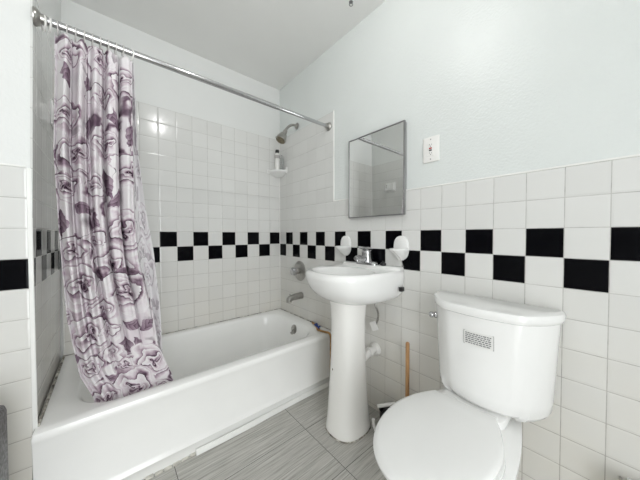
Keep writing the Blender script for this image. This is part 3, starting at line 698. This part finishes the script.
# ------------------------------------------------------------------ toilet
TY = -1.735
def toilet():
    t = thing('toilet', 'white two-piece toilet with closed lid standing against the tiled wall', 'toilet', (-.35, TY, 0))
    # body: pedestal and bowl
    def egg2(xf, xb, hw, hb, z, xm, N=72, TY=TY):
        """front half ellipse around xm, then sides running back to a narrower straight back of half width hb"""
        out = []
        n2 = N//2
        for i in range(n2+1):                       # front: +y side round to -y side
            a = PI*i/n2; out.append((xm+(xf-xm)*math.sin(a), TY+hw*math.cos(a), z))
        m = N//6
        for i in range(1, m+1):
            u = i/m; out.append((xm+(xb-xm)*u, TY-(hb+(hw-hb)*(math.cos(u*PI/2)**.9 if u < 1 else 0)), z))
        for i in range(1, m): out.append((xb, TY-hb+2*hb*i/m, z))
        for i in range(m, 0, -1):
            u = i/m; out.append((xm+(xb-xm)*u, TY+(hb+(hw-hb)*(math.cos(u*PI/2)**.9 if u < 1 else 0)), z))
        return out
    RIM = ZB-.722
    bm = B()
    rings = [egg2(-.50, -.06, .095, .095, 0, -.35), egg2(-.505, -.06, .100, .100, .015, -.35), egg2(-.50, -.06, .095, .095, .05, -.35),
             egg2(-.50, -.06, .095, .085, .14, -.36), egg2(-.535, -.06, .115, .085, .22, -.38), egg2(-.60, -.055, .155, .09, .30, -.40),
             egg2(-.650, -.05, .176, .118, .355, -.41), egg2(-.668, -.05, .183, .127, RIM-.012, -.415), egg2(-.666, -.05, .182, .127, RIM-.003, -.415), egg2(-.658, -.055, .176, .123, RIM, -.415)]
    loft(bm, rings); obj('bowl', bm, MAT['porcelain'], t)
    # deck that carries the tank
    bm = B()
    loft(bm, [[(x, y, z) for x, y in rrect(-.222+i, -.035, TY-.114+i, TY+.114-i, .04, 5)] for z, i in ((RIM-.05, .03), (RIM-.01, .004), (RIM+.012, .0), (RIM+.026, .003), (RIM+.029, .010))])
    obj('tank_deck', bm, MAT['porcelain'], t)
    # seat ring and lid
    bm = B(); z0 = RIM+.002
    SY_ = -1.718
    loft(bm, [egg2(-.670, -.225, .174, .105, z0, -.42, TY=SY_), egg2(-.678, -.222, .178, .108, z0+.006, -.42, TY=SY_), egg2(-.677, -.222, .177, .108, z0+.014, -.42, TY=SY_), egg2(-.660, -.226, .172, .104, z0+.017, -.42, TY=SY_)])
    obj('seat', bm, MAT['seatplastic'], t)
    bm = B(); z1 = z0+.0185
    loft(bm, [egg2(a, b, c, d, z1+e, -.42, TY=SY_+.004) for a, b, c, d, e in ((-.680, -.213, .170, .106, 0), (-.687, -.209, .175, .109, .004), (-.688, -.208, .176, .110, .011), (-.682, -.210, .172, .108, .017), (-.662, -.222, .160, .100, .0205), (-.56, -.27, .10, .07, .0235), (-.45, -.38, .02, .02, .0245))])
    obj('seat_lid', bm, MAT['seatplastic'], t)
    for s in (-1, 1):
        bm = B(); box(bm, -.222, -.196, TY+s*.070-.022, TY+s*.070+.022, RIM+.024, RIM+.036, .004); obj('hinge', bm, MAT['seatplastic'], t)
    # tank
    KY_ = -1.758
    def D(xf, xb, hw, r, z, N=10):
        half = [(xb, hw-.006), (xb-.010, hw), (-.055, hw), (-.080, hw-.004), (-.105, hw-.014), (-.13, hw-.028), (-.155, hw-.046), (xf+.022, hw-.066), (xf+.006, hw-.086), (xf-.003, hw-.106)]
        m = hw-.125
        half += [(xf-.006-.010*(1-(k_/5)**2), m*k_/5) for k_ in (5, 4, 3, 2, 1)]
        half = [(min(x, xb), y) for x, y in half]
        return [(x, KY_+y, z) for x, y in half] + [(xf-.016, KY_, z)] + [(x, KY_-y, z) for x, y in reversed(half)]
    ZL = ZB-.336; ZT0 = ZB-.692
    bm = B()
    loft(bm, [D(-.150, -.030, .160, 0, ZT0), D(-.170, -.024, .184, 0, ZT0+.008), D(-.178, -.022, .194, 0, ZT0+.024), D(-.182, -.022, .198, 0, ZT0+.06), D(-.189, -.020, .206, 0, ZB-.48), D(-.196, -.018, .214, 0, ZL+.004)])
    tk = obj('tank', bm, MAT['porcelain'], t)
    bm = B()
    loft(bm, [D(-.196, -.014, .216, 0, ZL), D(-.203, -.012, .222, 0, ZL+.004), D(-.206, -.012, .225, 0, ZL+.014), D(-.206, -.012, .225, 0, ZL+.027), D(-.202, -.014, .222, 0, ZL+.035), D(-.190, -.020, .213, 0, ZL+.039)])
    obj('tank_lid', bm, MAT['porcelain'], t)
    # flush lever on the left end
    bm = B(); lathe(bm, [(.014, 0), (.015, .004), (.012, .010), (.006, .012)], (-.130, KY_+.185, ZB-.388), (-.55, .83, 0), 18); lv = obj('flush_lever', bm, MAT['chrome'], t)
    bm = B(); lathe(bm, [(.009, 0), (.013, .006), (.013, .014), (.009, .020)], (-.136, KY_+.195, ZB-.388), (-.55, .83, 0), 18)
    obj('lever_knob', bm, MAT['chrome'], lv)
    # warning label, follows the bowed front
    def front_x(y, z):
        u = (z-(ZB-.48))/(ZL+.004-(ZB-.48)); xf = -.189-.007*u; m = .081+.008*u
        k_ = min(1, abs(y-KY_)/m); return xf-.006-.010*(1-k_*k_)
    ly0, ly1, lz0, lz1 = -1.814, -1.713, ZB-.447, ZB-.393
    bm = B()
    grid = [[bm.verts.new((front_x(ly0+(ly1-ly0)*i/12, lz0+(lz1-lz0)*j/4)-.0010, ly0+(ly1-ly0)*i/12, lz0+(lz1-lz0)*j/4)) for i in range(13)] for j in range(5)]
    for j in range(4):
        for i in range(12): bm.faces.new((grid[j][i], grid[j][i+1], grid[j+1][i+1], grid[j+1][i]))
    lb = obj('warning_label', bm, MAT['label'], t); lb['label'] = 'small white printed label'
    bm = B(); rnd = random.Random(3)
    def quad(y0, y1, z0, z1):
        v = [bm.verts.new((front_x(y, z)-.0016, y, z)) for y, z in ((y0, z0), (y1, z0), (y1, z1), (y0, z1))]; bm.faces.new(v)
    for r_ in range(6):
        z = lz1-.007-r_*.0074; y = ly1-.007
        while y > ly0+.010:
            w = rnd.uniform(.004, .011); w = min(w, y-ly0-.006); quad(y-w, y, z-.0038, z); y -= w+.0022
    quad(ly0, ly1, lz0, lz0+.0012); quad(ly0, ly1, lz1-.0012, lz1); quad(ly0, ly0+.0012, lz0, lz1); quad(ly1-.0012, ly1, lz0, lz1)
    obj('label_print', bm, MAT['ink'], lb, smooth=False)
    for s in (-1, 1):
        bm = B(); lathe(bm, [(.016, 0), (.016, .012), (.010, .022)], (-.33, TY+s*.098, .012), n=16); obj('bolt_cap', bm, MAT['plastic'], t)
    return t
toilet()

# ------------------------------------------------------------------ things behind the toilet
px_, py_ = -.055, -1.385
t = thing('plunger', 'toilet plunger with a plain wooden stick upright between the sink and the toilet', 'plunger', (px_, py_, 0))
bm = B(); lathe(bm, [(.052, .0), (.054, .004), (.052, .012), (.046, .045), (.034, .070), (.018, .082), (.015, .10)], (px_, py_, 0), n=28); obj('rubber_cup', bm, simple('brown_rubber', (.12, .03, .02), .5), t)
bm = B(); lathe(bm, [(.0105, .09), (.0105, .515), (.009, .522), (.004, .525)], (px_, py_, 0), n=14); obj('wooden_handle', bm, MAT['wood'], t)
qx, qy = -.085, -1.285
t = thing('brush_caddy', 'black toilet brush tub on the floor behind the sink pedestal', 'brush holder', (qx, qy, 0))
bm = B(); lathe(bm, [(.038, 0), (.042, .004), (.047, .118), (.050, .124), (.047, .126), (.043, .118), (.038, .010)], (qx, qy, 0), n=28); obj('holder_tub', bm, MAT['black'], t)
bm = B(); lathe(bm, [(.01, .0), (.028, .012), (.030, .060), (.012, .072)], (qx, qy, .050), n=20); obj('brush_head', bm, MAT['black'], t)
bm = B(); tube(bm, [(-.128, -1.246, .137), (-.10, -1.268, .141), (-.052, -1.308, .150)], .010, 10, 2)
tag(obj('toilet_brush', bm, MAT['plastic']), 'short white plastic brush handle lying across the black brush tub', 'toilet brush')
bm = B(); tube(bm, [(-.185, -1.262, .100), (-.178, -1.262, .06), (-.160, -1.275, .0085)], .009, 10, 3)
tag(obj('white_stick', bm, MAT['plastic']), 'white plastic stick propped against the foot of the sink pedestal', 'stick')

# toilet roll at the lower right corner
rx, ry, rz = -.066, -2.178, .292
t = thing('toilet_roll_holder', 'metal toilet roll holder low on the right wall at the picture edge', 'roll holder', (0, ry, rz))
for s in (-1, 1):
    bm = B(); box(bm, -.085, -.0005, ry+s*.064-.004, ry+s*.064+.004, rz-.018, rz+.018, .003); obj('side_arm', bm, MAT['dullchrome'], t)
bm = B(); lathe(bm, [(.007, 0), (.007, .122)], (rx, ry-.061, rz), (0, 1, 0), 14); obj('spindle', bm, MAT['dullchrome'], t)
bm = B(); lathe(bm, [(.0205, -.052), (.052, -.052), (.054, -.050), (.054, .050), (.052, .052), (.0205, .052), (.0205, -.052)], (rx, ry, rz), (0, 1, 0), 36, False, False)
tag(obj('toilet_roll', bm, MAT['paper']), 'white toilet paper roll on the holder at the lower right corner', 'toilet roll')

# grey metal thing cut by the left edge of the picture
bm = B(); loft(bm, [[(x, y, z) for x, y in rrect(-1.66+i, -1.507-i, -1.01+i, -.87-i, .035, 6)] for z, i in ((0, .004), (.004, .0), (.560, .0), (.575, .003), (.582, .010))])
t = thing('waste_bin', 'tall speckled grey metal bin cut off by the left edge of the picture', 'bin', (-1.57, -.94, 0))
obj('bin_body', bm, MAT['greyspeck'], t)
bm = B(); loft(bm, [[(x, y, z) for x, y in rrect(-1.63, -1.562, -.97, -.91, .02, 6)] for z in (.5815, .586)]); obj('bin_flap', bm, MAT['greycap'], t)

# ------------------------------------------------------------------ ceiling
bm = B()
t = thing('ceiling_hook', 'tiny dark metal eye hook in the ceiling at the top edge of the picture', 'hook', (-.143, -1.056, ZC))
bm = B(); lathe(bm, [(.012, 0), (.012, .002), (.004, .004), (.004, .008)], (-.143, -1.056, ZC), (0, 0, -1), 14); obj('hook_plate', bm, MAT['frame'], t)
bm = B(); torus(bm, (-.143, -1.056, ZC-.015), .010, .0022, (.65, .76, 0), 18, 6); obj('hook_ring', bm, MAT['frame'], t)
lx, ly, lz = -.79, -1.46, ZC
t = thing('ceiling_light', 'small lit ceiling bulb overhead, outside the picture, glinting on wall and tiles', 'ceiling light', (lx, ly, lz))
bm = B(); lathe(bm, [(.125, 0), (.130, .004), (.130, .018), (.120, .022)], (lx, ly, lz), (0, 0, -1), 36); obj('lamp_base', bm, MAT['trim'], t)
bm = B(); lathe(bm, [(.014, 0), (.020, .016), (.031, .036), (.034, .054), (.029, .072), (.016, .084), (.004, .087)], (lx, ly, lz-.022), (0, 0, -1), 36); obj('light_bulb', bm, MAT['lamp'], t)
